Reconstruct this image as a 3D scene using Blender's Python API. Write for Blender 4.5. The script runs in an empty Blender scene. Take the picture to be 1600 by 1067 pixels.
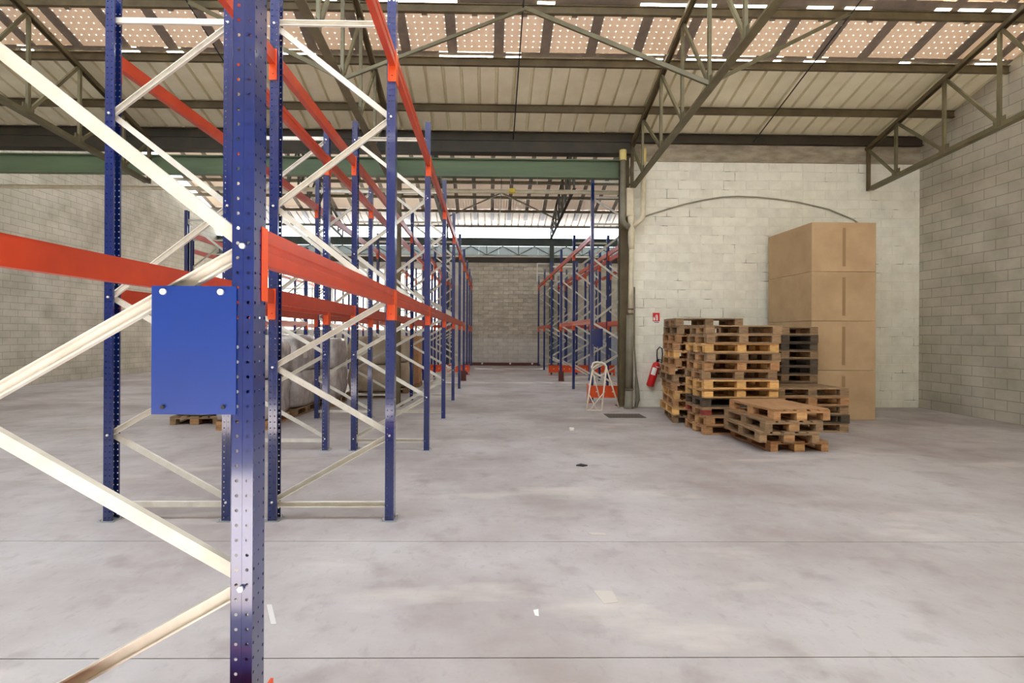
import bpy, math, random
from mathutils import Vector, Matrix

random.seed(7)
S = bpy.context.scene
COL = S.collection
R = math.radians

# ------------------------------------------------------------------ camera, sky, sun, exposure
FPX = 870.0                       # focal length in pixels of the 1600 x 1067 frame
CAM_H = 1.58
cam_data = bpy.data.cameras.new('camera')
cam_data.sensor_width = 36.0
cam_data.lens = FPX / 1600 * 36
cam_data.shift_x = 0.01225
cam_data.shift_y = -0.0075
cam_data.clip_start = 0.05
cam_data.clip_end = 300
cam = bpy.data.objects.new('camera', cam_data)
cam.matrix_world = (Matrix.Translation((0, 0, CAM_H)) @ Matrix.Rotation(-0.020, 4, 'Z')
                    @ Matrix.Rotation(R(90), 4, 'X') @ Matrix.Rotation(0.005, 4, 'Z'))
COL.objects.link(cam)
S.camera = cam

world = bpy.data.worlds.new('daylight')
S.world = world
world.use_nodes = True
wn = world.node_tree.nodes
bgn = wn['Background']
bgn.inputs[0].default_value = (0.80, 0.90, 1.0, 1)
bgn.inputs[1].default_value = 3.2

sun_data = bpy.data.lights.new('sun', 'SUN')
sun_data.energy = 36.0
sun_data.angle = R(0.6)
sun_data.color = (1.0, 0.97, 0.92)
sun = bpy.data.objects.new('sun', sun_data)
sun.rotation_euler = (R(-19), R(-32), 0)    # high sun from the left, through the roof opening above the viewer
COL.objects.link(sun)

S.view_settings.view_transform = 'Standard'
S.view_settings.look = 'None'
S.view_settings.gamma = 1.0
S.view_settings.use_curve_mapping = False
S.view_settings.exposure = 1.18
S.cycles.use_denoising = True
S.cycles.max_bounces = 10
S.cycles.diffuse_bounces = 7
S.cycles.sample_clamp_indirect = 6.0
S.cycles.caustics_reflective = False
S.cycles.caustics_refractive = False


# ------------------------------------------------------------------ materials
def srgb(r, g, b):
    f = lambda c: (c / 255 / 12.92) if c / 255 <= 0.04045 else ((c / 255 + 0.055) / 1.055) ** 2.4
    return (f(r), f(g), f(b), 1)


def mat(name, col, rough=0.5, metal=0.0, col2=None, scale=6.0, stretch=(1, 1, 1), bump=0.0,
        bscale=40.0, rnd=0.0, lo=0.35, hi=0.65, coord='Object', spec=0.5, rough_var=0.0, detail=6):
    m = bpy.data.materials.new(name)
    m.use_nodes = True
    nt = m.node_tree
    n, l = nt.nodes, nt.links
    p = n['Principled BSDF']
    p.inputs['Base Color'].default_value = col
    p.inputs['Roughness'].default_value = rough
    p.inputs['Metallic'].default_value = metal
    p.inputs['Specular IOR Level'].default_value = spec
    out = None
    tc = n.new('ShaderNodeTexCoord')
    mp = n.new('ShaderNodeMapping')
    mp.inputs['Scale'].default_value = stretch
    l.new(tc.outputs[coord], mp.inputs[0])
    oi = n.new('ShaderNodeObjectInfo')
    add = n.new('ShaderNodeVectorMath')
    add.operation = 'ADD'
    sc = n.new('ShaderNodeVectorMath')
    sc.operation = 'SCALE'
    cmb = n.new('ShaderNodeCombineXYZ')
    for i in range(3):
        l.new(oi.outputs['Random'], cmb.inputs[i])
    l.new(cmb.outputs[0], sc.inputs[0])
    sc.inputs['Scale'].default_value = 37.0 if rnd else 0.0
    l.new(mp.outputs[0], add.inputs[0])
    l.new(sc.outputs[0], add.inputs[1])
    if col2 is not None:
        nz = n.new('ShaderNodeTexNoise')
        nz.inputs['Scale'].default_value = scale
        nz.inputs['Detail'].default_value = detail
        nz.inputs['Roughness'].default_value = 0.6
        l.new(add.outputs[0], nz.inputs['Vector'])
        mr = n.new('ShaderNodeMapRange')
        mr.inputs[1].default_value = lo
        mr.inputs[2].default_value = hi
        l.new(nz.outputs[0], mr.inputs[0])
        mx = n.new('ShaderNodeMix')
        mx.data_type = 'RGBA'
        mx.inputs[6].default_value = col
        mx.inputs[7].default_value = col2
        l.new(mr.outputs[0], mx.inputs[0])
        out = mx.outputs[2]
        if rough_var:
            rr = n.new('ShaderNodeMapRange')
            rr.inputs[1].default_value = 0.3
            rr.inputs[2].default_value = 0.7
            rr.inputs[3].default_value = rough - rough_var
            rr.inputs[4].default_value = rough + rough_var
            l.new(nz.outputs[0], rr.inputs[0])
            l.new(rr.outputs[0], p.inputs['Roughness'])
    if rnd:
        hs = n.new('ShaderNodeHueSaturation')
        r2 = n.new('ShaderNodeMapRange')
        r2.inputs[3].default_value = 1 - rnd
        r2.inputs[4].default_value = 1 + rnd
        l.new(oi.outputs['Random'], r2.inputs[0])
        l.new(r2.outputs[0], hs.inputs['Value'])
        if out is not None:
            l.new(out, hs.inputs['Color'])
        else:
            hs.inputs['Color'].default_value = col
        out = hs.outputs[0]
    if out is not None:
        l.new(out, p.inputs['Base Color'])
    if bump:
        nb = n.new('ShaderNodeTexNoise')
        nb.inputs['Scale'].default_value = bscale
        nb.inputs['Detail'].default_value = 5
        l.new(add.outputs[0], nb.inputs['Vector'])
        bp = n.new('ShaderNodeBump')
        bp.inputs['Strength'].default_value = bump
        bp.inputs['Distance'].default_value = 0.01
        l.new(nb.outputs[0], bp.inputs['Height'])
        l.new(bp.outputs[0], p.inputs['Normal'])
    return m


def floor_mat():
    m = mat('concrete_floor', srgb(179, 174, 174), 0.5, 0, srgb(150, 139, 136), scale=0.55,
            stretch=(1, 1, 1), bump=0.08, bscale=25, coord='Object', rough_var=0.12, lo=0.38, hi=0.66, spec=0.22)
    nt = m.node_tree
    n, l = nt.nodes, nt.links
    p = n['Principled BSDF']
    src = p.inputs['Base Color'].links[0].from_socket
    tc = n.new('ShaderNodeTexCoord')
    for sc, lo, hi, colr, fac, st in ((3.2, 0.55, 0.72, srgb(140, 129, 126), 0.6, (1, 1, 1)),
                                      (11.0, 0.58, 0.72, srgb(140, 132, 130), 0.32, (1.6, 0.8, 1)),
                                      (42.0, 0.60, 0.72, srgb(140, 132, 130), 0.22, (1, 1, 1)),
                                      (1.3, 0.58, 0.72, srgb(205, 198, 192), 0.6, (0.5, 1.4, 1))):
        mp = n.new('ShaderNodeMapping')
        mp.inputs['Scale'].default_value = st
        mp.inputs['Location'].default_value = (sc * 3, sc * 5, 0)
        l.new(tc.outputs['Object'], mp.inputs[0])
        nz = n.new('ShaderNodeTexNoise')
        nz.inputs['Scale'].default_value = sc
        nz.inputs['Detail'].default_value = 7
        l.new(mp.outputs[0], nz.inputs['Vector'])
        mr = n.new('ShaderNodeMapRange')
        mr.inputs[1].default_value = lo
        mr.inputs[2].default_value = hi
        mr.inputs[4].default_value = fac
        l.new(nz.outputs[0], mr.inputs[0])
        mx = n.new('ShaderNodeMix')
        mx.data_type = 'RGBA'
        mx.inputs[7].default_value = colr
        l.new(mr.outputs[0], mx.inputs[0])
        l.new(src, mx.inputs[6])
        src = mx.outputs[2]
    l.new(src, p.inputs['Base Color'])
    return m


def pv_mat():
    """glass solar panel seen from beneath: pale backsheet, clear corners between the cells let the sky through"""
    m = bpy.data.materials.new('solar_backsheet')
    m.use_nodes = True
    nt = m.node_tree
    n, l = nt.nodes, nt.links
    p = n['Principled BSDF']
    p.inputs['Base Color'].default_value = srgb(236, 220, 202)
    p.inputs['Roughness'].default_value = 0.45
    tc = n.new('ShaderNodeTexCoord')
    sep = n.new('ShaderNodeSeparateXYZ')
    l.new(tc.outputs['Object'], sep.inputs[0])
    facs = []
    for ax in (0, 1):
        md = n.new('ShaderNodeMath'); md.operation = 'MULTIPLY'; md.inputs[1].default_value = 1 / 0.125
        l.new(sep.outputs[ax], md.inputs[0])
        fr = n.new('ShaderNodeMath'); fr.operation = 'FRACT'
        l.new(md.outputs[0], fr.inputs[0])
        sb = n.new('ShaderNodeMath'); sb.operation = 'SUBTRACT'; sb.inputs[1].default_value = 0.5
        l.new(fr.outputs[0], sb.inputs[0])
        ab = n.new('ShaderNodeMath'); ab.operation = 'ABSOLUTE'
        l.new(sb.outputs[0], ab.inputs[0])
        facs.append(ab)
    sm = n.new('ShaderNodeMath'); sm.operation = 'ADD'
    l.new(facs[0].outputs[0], sm.inputs[0]); l.new(facs[1].outputs[0], sm.inputs[1])
    lt = n.new('ShaderNodeMath'); lt.operation = 'LESS_THAN'; lt.inputs[1].default_value = 0.11
    l.new(sm.outputs[0], lt.inputs[0])
    tr = n.new('ShaderNodeBsdfTranslucent')
    tr.inputs[0].default_value = (0.55, 0.53, 0.49, 1)
    mx = n.new('ShaderNodeMixShader')
    l.new(lt.outputs[0], mx.inputs[0])
    # the backsheet itself is faintly translucent
    mx0 = n.new('ShaderNodeMixShader')
    tr0 = n.new('ShaderNodeBsdfTranslucent')
    tr0.inputs[0].default_value = srgb(226, 214, 196)
    mx0.inputs[0].default_value = 0.08
    l.new(p.outputs[0], mx0.inputs[1]); l.new(tr0.outputs[0], mx0.inputs[2])
    l.new(mx0.outputs[0], mx.inputs[1]); l.new(tr.outputs[0], mx.inputs[2])
    l.new(mx.outputs[0], n['Material Output'].inputs[0])
    return m


def frosted_mat(name, col, clear):
    m = bpy.data.materials.new(name)
    m.use_nodes = True
    nt = m.node_tree
    n, l = nt.nodes, nt.links
    n.remove(n['Principled BSDF'])
    tr = n.new('ShaderNodeBsdfTranslucent')
    tr.inputs[0].default_value = col
    tp = n.new('ShaderNodeBsdfTransparent')
    gl = n.new('ShaderNodeBsdfGlossy')
    gl.inputs['Roughness'].default_value = 0.15
    mx = n.new('ShaderNodeMixShader')
    mx.inputs[0].default_value = clear
    l.new(tr.outputs[0], mx.inputs[1]); l.new(tp.outputs[0], mx.inputs[2])
    m2 = n.new('ShaderNodeMixShader')
    m2.inputs[0].default_value = 0.06
    l.new(mx.outputs[0], m2.inputs[1]); l.new(gl.outputs[0], m2.inputs[2])
    l.new(m2.outputs[0], n['Material Output'].inputs[0])
    return m


def wood(name, a, b, rnd=0.18):
    return mat(name, a, 0.75, 0, b, scale=5, stretch=(1.5, 1.5, 6), bump=0.25, bscale=30, rnd=rnd)


def masonry_mat(name, a, b):
    m = mat(name, a, 0.85, 0, b, scale=1.2, bump=0.2, bscale=60, coord='Object')
    nt = m.node_tree
    n, l = nt.nodes, nt.links
    p = n['Principled BSDF']
    src = p.inputs['Base Color'].links[0].from_socket
    tc = n.new('ShaderNodeTexCoord')
    cmb = n.new('ShaderNodeCombineXYZ')
    sep = n.new('ShaderNodeSeparateXYZ')
    l.new(tc.outputs['Object'], sep.inputs[0])
    ad = n.new('ShaderNodeMath'); ad.operation = 'ADD'
    l.new(sep.outputs[0], ad.inputs[0]); l.new(sep.outputs[1], ad.inputs[1])
    l.new(ad.outputs[0], cmb.inputs[0]); l.new(sep.outputs[2], cmb.inputs[1])
    bk = n.new('ShaderNodeTexBrick')
    bk.inputs['Scale'].default_value = 1.0
    bk.inputs['Brick Width'].default_value = 0.5
    bk.inputs['Row Height'].default_value = 0.2
    bk.inputs['Mortar Size'].default_value = 0.008
    bk.inputs['Color1'].default_value = (1, 1, 1, 1)
    bk.inputs['Color2'].default_value = (0.9, 0.9, 0.9, 1)
    bk.inputs['Mortar'].default_value = (0.6, 0.6, 0.58, 1)
    l.new(cmb.outputs[0], bk.inputs['Vector'])
    mx = n.new('ShaderNodeMix'); mx.data_type = 'RGBA'; mx.blend_type = 'MULTIPLY'
    mx.inputs[0].default_value = 1.0
    l.new(src, mx.inputs[6]); l.new(bk.outputs['Color'], mx.inputs[7])
    l.new(mx.outputs[2], p.inputs['Base Color'])
    return m


M = {}
M['floor'] = floor_mat()
M['joint'] = mat('floor_joint_filler', srgb(140, 134, 130), 0.9)
M['yard'] = mat('yard_concrete', srgb(190, 184, 174), 0.85, 0, srgb(170, 163, 152), scale=0.4)
M['blue'] = mat('blue_rack_paint', srgb(3, 35, 108), 0.3, 0.0, srgb(3, 30, 92), scale=3, rnd=0.12, spec=0.35)
M['plateblue'] = mat('bright_blue_plate', srgb(6, 50, 132), 0.4, 0.0, srgb(6, 46, 122), scale=2)
bp_ = M['blue'].node_tree.nodes['Principled BSDF']
bp_.inputs['Coat Weight'].default_value = 1.0
bp_.inputs['Coat Roughness'].default_value = 0.10
bp_.inputs['Coat IOR'].default_value = 1.68
M['orange'] = mat('orange_paint_shaded', srgb(190, 64, 30), 0.36, 0.0, srgb(174, 54, 27), scale=4, rnd=0.08)  # rack orange with the dimmer light on the beam sides put into its colour
M['orange_lit'] = mat('orange_paint_lit', srgb(224, 86, 34), 0.4, 0.0, srgb(212, 78, 32), scale=4, rnd=0.06)  # same orange, brightened in colour as if lit from the front
M['galv'] = mat('galvanised_brace', srgb(220, 217, 206), 0.45, 0.08, srgb(204, 200, 188), scale=9, rnd=0.06)
M['zinc'] = mat('zinc_plate', srgb(190, 192, 194), 0.35, 0.7)
M['boltm'] = mat('bright_bolt', srgb(235, 236, 235), 0.3, 0.4)
M['dark'] = mat('dark_rubber', srgb(24, 24, 26), 0.6)
M['steel'] = mat('olive_painted_steel', srgb(104, 92, 64), 0.6, 0, srgb(82, 70, 48), scale=3, rnd=0.10, bump=0.05)
M['steelg'] = mat('greenish_truss_steel', srgb(112, 106, 78), 0.55, 0, srgb(92, 84, 60), scale=2.5, rnd=0.10)
M['steeld'] = mat('dark_gutter_steel', srgb(66, 58, 44), 0.6, 0, srgb(48, 46, 36), scale=2)
M['green'] = mat('green_painted_girder', srgb(104, 124, 92), 0.55, 0, srgb(90, 106, 82), scale=1.2, stretch=(0.5, 3, 3))
M['dgreen'] = mat('dark_green_girder', srgb(78, 90, 84), 0.6, 0, srgb(62, 72, 68), scale=1.5)
M['sheet'] = mat('cream_roof_sheet', srgb(236, 231, 205), 0.55, 0, srgb(220, 213, 184), scale=1.6, rnd=0.04, spec=0.3)
M['sheetb'] = mat('grey_roof_sheet', srgb(196, 190, 190), 0.5, 0, srgb(178, 172, 176), scale=1.6, rnd=0.04)
M['seam'] = mat('roof_sheet_seam', srgb(150, 138, 112), 0.7)
M['pv'] = pv_mat()
M['skypanel'] = pv_mat()
M['skypanel'].name = 'translucent_roof_panel'
for nd in M['skypanel'].node_tree.nodes:
    if nd.type == 'MIX_SHADER' and not nd.inputs[0].is_linked:
        nd.inputs[0].default_value = 0.035
M['rail'] = mat('roof_support_rail', srgb(140, 128, 116), 0.6, 0, srgb(120, 108, 98), scale=4)
M['rail_sky'] = mat('sky_tinted_roof_strip', srgb(120, 124, 150), 0.5)  # bluish sky reflection on the far roof put into the colour
M['block'] = mat('painted_concrete_block', srgb(238, 237, 224), 0.85, 0, srgb(218, 216, 202), scale=3.0, bump=0.35, bscale=70, rnd=0.035, lo=0.4, hi=0.75)
M['mortar'] = mat('block_joint_mortar', srgb(232, 230, 216), 0.9, 0, srgb(96, 92, 82), scale=2.2, lo=0.56, hi=0.66, bump=0.3)
M['fblock'] = mat('dirty_concrete_block', srgb(214, 209, 196), 0.9, 0, srgb(178, 172, 156), scale=2.0, stretch=(1, 1, 2.5), bump=0.3, bscale=50, rnd=0.10)
M['fblock2'] = mat('pale_concrete_block', srgb(222, 220, 214), 0.9, 0, srgb(200, 197, 190), scale=2.0, bump=0.2, bscale=50, rnd=0.03)
M['fmortar'] = mat('dirty_mortar', srgb(140, 132, 116), 0.9, 0, srgb(110, 103, 90), scale=3)
M['masonry'] = masonry_mat('grey_masonry', srgb(196, 190, 176), srgb(170, 164, 148))
M['concrete'] = mat('raw_concrete_band', srgb(176, 166, 146), 0.9, 0, srgb(140, 130, 112), scale=3, stretch=(1, 1, 3), bump=0.3)
M['panelblue'] = mat('pale_blue_wall_panel', srgb(176, 184, 200), 0.6, 0, srgb(160, 168, 186), scale=2)
M['whiteframe'] = mat('white_window_frame', srgb(236, 236, 232), 0.5)
M['glassL'] = frosted_mat('frosted_glass', (0.55, 0.54, 0.50, 1), 0.08)
M['glassL2'] = frosted_mat('frosted_roof_strip', (0.95, 0.93, 0.86, 1), 0.0)
M['fill_rooflight'] = frosted_mat('frosted_valley_fill', (0.10, 0.10, 0.097, 1), 0.0)
M['fill_rooflight2'] = frosted_mat('frosted_ridge_fill', (0.045, 0.044, 0.041, 1), 0.0)
M['glassG'] = frosted_mat('grey_glazing', (0.12, 0.13, 0.13, 1), 0.0)
M['cream'] = mat('cream_plastic_pipe', srgb(222, 212, 186), 0.45, 0, srgb(200, 190, 164), scale=5)
M['yellowc'] = mat('yellowed_pipe_collar', srgb(232, 214, 140), 0.5)
M['greypipe'] = mat('grey_pipe', srgb(140, 134, 116), 0.5, 0, srgb(118, 112, 96), scale=4)
M['cable'] = mat('grey_cable', srgb(150, 146, 128), 0.6)
M['red'] = mat('red_extinguisher', srgb(200, 24, 26), 0.3)
M['signred'] = mat('red_sign_print', srgb(214, 40, 48), 0.5)
M['white'] = mat('white_print', srgb(240, 240, 236), 0.5)
M['trestle'] = mat('cream_tube_paint', srgb(232, 222, 204), 0.4)
M['carton'] = mat('tan_cardboard', srgb(190, 162, 126), 0.8, 0, srgb(174, 146, 110), scale=1.5, rnd=0.04)
M['carton2'] = mat('brown_cardboard', srgb(196, 148, 104), 0.8, 0, srgb(176, 128, 86), scale=3, rnd=0.10)
M['tape'] = mat('parcel_tape', srgb(150, 120, 84), 0.4)
M['film'] = mat('grey_stretch_film', srgb(206, 200, 196), 0.25, 0, srgb(168, 161, 158), scale=5, bump=0.8, bscale=9, rnd=0.05)
M['bigbag'] = mat('beige_woven_bag', srgb(184, 168, 146), 0.7, 0, srgb(160, 144, 122), scale=3, bump=0.5, bscale=10)
M['wood_y'] = wood('fresh_pallet_wood', srgb(214, 172, 116), srgb(186, 140, 88))
M['wood_b'] = wood('brown_pallet_wood', srgb(186, 142, 98), srgb(150, 108, 70))
M['wood_g'] = wood('weathered_grey_wood', srgb(156, 126, 92), srgb(122, 98, 72))
M['wood_d'] = wood('dark_shaded_wood', srgb(92, 78, 62), srgb(68, 56, 46))  # dark pallets; in the shadowed stack this tone also paints shade
M['wood_end'] = wood('pale_end_grain', srgb(232, 188, 118), srgb(208, 160, 96), 0.25)
M['wood_red'] = wood('red_painted_wood', srgb(150, 58, 46), srgb(120, 44, 36), 0.1)
M['ply'] = wood('plywood_cover', srgb(176, 136, 98), srgb(158, 118, 82), 0.05)
M['grate'] = mat('dark_iron_grate', srgb(84, 74, 68), 0.7)
M['redbrown'] = mat('red_brown_rail', srgb(92, 42, 36), 0.5)
M['yellow'] = mat('yellow_hoist', srgb(226, 200, 70), 0.5)
M['paper'] = mat('white_paper', srgb(236, 232, 222), 0.8)
M['flake'] = mat('pale_floor_patch', srgb(190, 182, 174), 0.8)
M['tapew'] = mat('worn_white_tape', srgb(204, 200, 198), 0.7)


# ------------------------------------------------------------------ mesh helpers
class MB:
    def __init__(self):
        self.v, self.f, self.sm = [], [], []

    def add(self, vs, fs, smooth=False):
        o = len(self.v)
        self.v += [tuple(x) for x in vs]
        self.f += [tuple(i + o for i in f) for f in fs]
        self.sm += [smooth] * len(fs)
        return self

    def box(self, c, s, rot=None):
        x, y, z = s[0] / 2, s[1] / 2, s[2] / 2
        vs = [Vector(p) for p in ((-x, -y, -z), (x, -y, -z), (x, y, -z), (-x, y, -z),
                                  (-x, -y, z), (x, -y, z), (x, y, z), (-x, y, z))]
        if rot is not None:
            vs = [rot @ p for p in vs]
        c = Vector(c)
        return self.add([p + c for p in vs], [(3, 2, 1, 0), (4, 5, 6, 7), (0, 1, 5, 4), (1, 2, 6, 5), (2, 3, 7, 6), (3, 0, 4, 7)])

    def bb(self, x0, x1, y0, y1, z0, z1):
        return self.box(((x0 + x1) / 2, (y0 + y1) / 2, (z0 + z1) / 2), (abs(x1 - x0), abs(y1 - y0), abs(z1 - z0)))

    def chbox(self, c, s, b):
        """box with chamfered edges (24 verts)"""
        x, y, z = s[0] / 2, s[1] / 2, s[2] / 2
        vs = []
        idx = {}
        for sx in (-1, 1):
            for sy in (-1, 1):
                for sz in (-1, 1):
                    for ax in range(3):
                        p = [sx * x, sy * y, sz * z]
                        for a in range(3):
                            if a != ax:
                                p[a] -= (sx, sy, sz)[a] * b
                        idx[(sx, sy, sz, ax)] = len(vs)
                        vs.append((p[0] + c[0], p[1] + c[1], p[2] + c[2]))
        fs = []
        for ax in range(3):
            a, b_ = (ax + 1) % 3, (ax + 2) % 3
            for sg in (-1, 1):
                q = []
                for (u, w) in ((-1, -1), (1, -1), (1, 1), (-1, 1)):
                    k = [0, 0, 0]; k[ax] = sg; k[a] = u; k[b_] = w
                    q.append(idx[(k[0], k[1], k[2], ax)])
                fs.append(q if sg > 0 else q[::-1])
            for u in (-1, 1):
                for w in (-1, 1):
                    k0 = [0, 0, 0]; k1 = [0, 0, 0]
                    k0[ax] = -1; k1[ax] = 1
                    k0[a] = k1[a] = u; k0[b_] = k1[b_] = w
                    q = [idx[(*k0, a)], idx[(*k1, a)], idx[(*k1, b_)], idx[(*k0, b_)]]
                    fs.append(q if u * w > 0 else q[::-1])
        for sx in (-1, 1):
            for sy in (-1, 1):
                for sz in (-1, 1):
                    q = [idx[(sx, sy, sz, a)] for a in range(3)]
                    fs.append(q if sx * sy * sz > 0 else q[::-1])
        return self.add(vs, fs)

    def prof(self, p0, p1, prof, up=(0, 0, 1), caps=True):
        """extrude a closed 2D profile (side, up) from p0 to p1"""
        p0, p1 = Vector(p0), Vector(p1)
        d = (p1 - p0).normalized()
        up = Vector(up)
        s = d.cross(up).normalized()
        u = s.cross(d).normalized()
        n = len(prof)
        vs = [p0 + s * a + u * b for a, b in prof] + [p1 + s * a + u * b for a, b in prof]
        fs = [(i, (i + 1) % n, n + (i + 1) % n, n + i) for i in range(n)]
        if caps:
            fs += [tuple(range(n - 1, -1, -1)), tuple(range(n, 2 * n))]
        return self.add(vs, fs)

    def bar(self, p0, p1, w, h, up=(0, 0, 1)):
        return self.prof(p0, p1, [(-w / 2, -h / 2), (w / 2, -h / 2), (w / 2, h / 2), (-w / 2, h / 2)], up)

    def chan(self, p0, p1, w, h, t=0.003, up=(0, 0, 1)):
        """C channel: web towards -side, lips open to +side"""
        a, b = w / 2, h / 2
        return self.prof(p0, p1, [(-a, -b), (a, -b), (a, -b + t * 2), (-a + t, -b + t * 2), (-a + t, b - t * 2), (a, b - t * 2), (a, b), (-a, b)], up)

    def ibeam(self, p0, p1, w, h, tw, tf, up=(0, 0, 1)):
        a, b, c = w / 2, h / 2, tw / 2
        return self.prof(p0, p1, [(-a, -b), (a, -b), (a, -b + tf), (c, -b + tf), (c, b - tf), (a, b - tf), (a, b), (-a, b), (-a, b - tf), (-c, b - tf), (-c, -b + tf), (-a, -b + tf)], up)

    def tube(self, pts, r, n=8, closed=False):
        pts = [Vector(p) for p in pts]
        rs = r if isinstance(r, (list, tuple)) else [r] * len(pts)
        vs = []
        m = len(pts)
        prev = None
        for i, p in enumerate(pts):
            if closed:
                d = (pts[(i + 1) % m] - pts[i - 1]).normalized()
            else:
                d = (pts[min(i + 1, m - 1)] - pts[max(i - 1, 0)]).normalized()
            if prev is None:
                ref = Vector((0, 0, 1)) if abs(d.z) < 0.9 else Vector((1, 0, 0))
                a = d.cross(ref).normalized()
            else:
                a = (prev - d * prev.dot(d)).normalized()
            prev = a
            b = d.cross(a)
            for k in range(n):
                t = 2 * math.pi * k / n
                vs.append(p + (a * math.cos(t) + b * math.sin(t)) * rs[i])
        fs = []
        for i in range(m if closed else m - 1):
            j = (i + 1) % m
            for k in range(n):
                k2 = (k + 1) % n
                fs.append((i * n + k, i * n + k2, j * n + k2, j * n + k))
        self.add(vs, fs, True)
        if not closed:
            o = len(self.v) - len(vs)
            self.f += [tuple(o + k for k in range(n - 1, -1, -1)), tuple(o + (m - 1) * n + k for k in range(n))]
            self.sm += [False, False]
        return self

    def lathe(self, rz, n=20, c=(0, 0, 0)):
        """surface of revolution about z from (radius, z) pairs"""
        vs, fs = [], []
        for r, z in rz:
            for k in range(n):
                t = 2 * math.pi * k / n
                vs.append((c[0] + r * math.cos(t), c[1] + r * math.sin(t), c[2] + z))
        for i in range(len(rz) - 1):
            for k in range(n):
                k2 = (k + 1) % n
                fs.append((i * n + k, i * n + k2, (i + 1) * n + k2, (i + 1) * n + k))
        self.add(vs, fs, True)
        return self

    def mesh(self, name, m):
        me = bpy.data.meshes.new(name)
        me.from_pydata(self.v, [], self.f)
        me.polygons.foreach_set('use_smooth', self.sm)
        me.materials.append(m)
        me.update()
        return me

    def build(self, name, m, parent=None, loc=None, rz=0.0):
        return link(name, self.mesh(name, m), parent, loc, rz)


def link(name, me, parent=None, loc=None, rz=0.0):
    o = bpy.data.objects.new(name, me)
    COL.objects.link(o)
    if parent is not None:
        o.parent = parent
    if loc is not None:
        o.location = loc
    if rz:
        o.rotation_euler = (0, 0, rz)
    return o


def tag(o, label, cat, group=None):
    o['label'] = label
    o['category'] = cat
    o['kind'] = 'thing'
    if group:
        o['group'] = group
    return o


def empty(name, loc=(0, 0, 0), rz=0.0, label=None, cat=None, group=None):
    o = link(name, None, None, loc, rz)
    o.empty_display_size = 0.1
    if label:
        tag(o, label, cat, group)
    return o


def struct(o, label=None):
    o['kind'] = 'structure'
    if label:
        o['label'] = label
    return o


def copy_tree(o, parent=None):
    c = o.copy()
    COL.objects.link(c)
    if parent is not None:
        c.parent = parent
    for ch in o.children:
        copy_tree(ch, c)
    return c


ORD = ['first', 'second', 'third', 'fourth', 'fifth', 'sixth', 'seventh', 'eighth', 'ninth', 'tenth', 'eleventh', 'twelfth', 'thirteenth']

# ------------------------------------------------------------------ shell: ground, floor slabs
Y0, Y1, Y2 = -7.0, 12.1, 28.0          # front wall, middle partition line, far wall
XL, XR = -13.5, 9.5

struct(MB().bb(-60, 60, -60, 90, -0.30, -0.16).build('ground', M['yard']), 'pale concrete yard around the building')
fl = struct(MB().bb(XL - 0.2, XR + 0.2, Y0, Y2 + 0.3, -0.15, -0.006).build('floor', M['joint']), 'grey concrete warehouse floor with cut joints')
edges = [(Y0, 0), (1.20, -0.008), (2.715, -0.008), (4.235, -0.010), (12.2, 0.0), (Y2 + 0.3, 0)]
for (a, sa), (b, sb) in zip(edges[:-1], edges[1:]):
    g = 0.004
    vs = []
    for z in (-0.005, 0.0):
        for x, yy in ((XL - 0.2, a + g + sa * XL), (XR + 0.2, a + g + sa * XR), (XR + 0.2, b - g + sb * XR), (XL - 0.2, b - g + sb * XL)):
            vs.append((x, yy, z))
    MB().add(vs, [(3, 2, 1, 0), (4, 5, 6, 7), (0, 1, 5, 4), (1, 2, 6, 5), (2, 3, 7, 6), (3, 0, 4, 7)]).build('slab', M['floor'], fl)

# ------------------------------------------------------------------ side walls, front wall with the open gate
struct(MB().bb(XL - 0.25, XL, Y0, Y2 + 0.3, 0, 7.2).build('wall_left', M['masonry']), 'grey masonry side wall of the warehouse')
struct(MB().bb(XR, XR + 0.25, Y0, Y2 + 0.3, 0, 7.2).build('wall_right', M['masonry']), 'pale masonry side wall beyond the pallet stacks')
struct(MB().bb(XL, XR, Y0 - 0.25, Y0, 0, 6.3).build('wall_front', M['masonry']), 'masonry wall behind the viewer')


# ------------------------------------------------------------------ block walls
def block_mesh(name, w, h, d, m, b=0.006):
    return MB().chbox((0, 0, 0), (w, d, h), b).mesh(name, m)


def lay(parent, x0, x1, z0, nrow, yface, bl, ha, jit=0.0):
    """running bond of 0.5 x 0.2 blocks, each an object; faces at yface"""
    for r in range(nrow):
        off = 0.25 if r % 2 else 0.0
        x = x0
        first = True
        while x < x1 - 0.02:
            half = first and off
            w = 0.25 if (half or x1 - x < 0.3) else 0.5
            me = ha if w < 0.3 else bl
            if isinstance(me, tuple):
                me = me[0] if z0 + r * 0.2 >= 1.35 else me[1]
            o = link('concrete_block', me, parent, (x + w / 2, yface + 0.03 + random.uniform(-jit, jit), z0 + r * 0.2 + 0.1))
            x += w
            first = False


WX0 = 3.14
wr = struct(MB().bb(WX0, XR, Y1 + 0.0055, Y1 + 0.2, 0, 5.36).build('wall_back', M['mortar']), 'cream painted concrete block wall behind the pallet stacks')
bm_ = block_mesh('concrete_block', 0.492, 0.192, 0.06, M['block'])
bh_ = block_mesh('concrete_block_half', 0.242, 0.192, 0.06, M['block'])
lay(wr, WX0, WX0 + 3.75, -0.04 + 0.0, 27, Y1, bm_, bh_, 0.0012)
rest = MB()
for r in range(27):
    x = WX0 + 3.75 + (0.0 if r % 2 else 0.0)
    first = True
    while x < XR - 0.02:
        w = 0.25 if (first and not r % 2) or XR - x < 0.3 else 0.5
        rest.chbox((x + w / 2, Y1 + 0.03, -0.04 + r * 0.2 + 0.1), (w - 0.008, 0.06, 0.192), 0.006)
        x += w
        first = False
o = rest.build('concrete_blocks', M['block'], wr)
o['kind'] = 'stuff'
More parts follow.
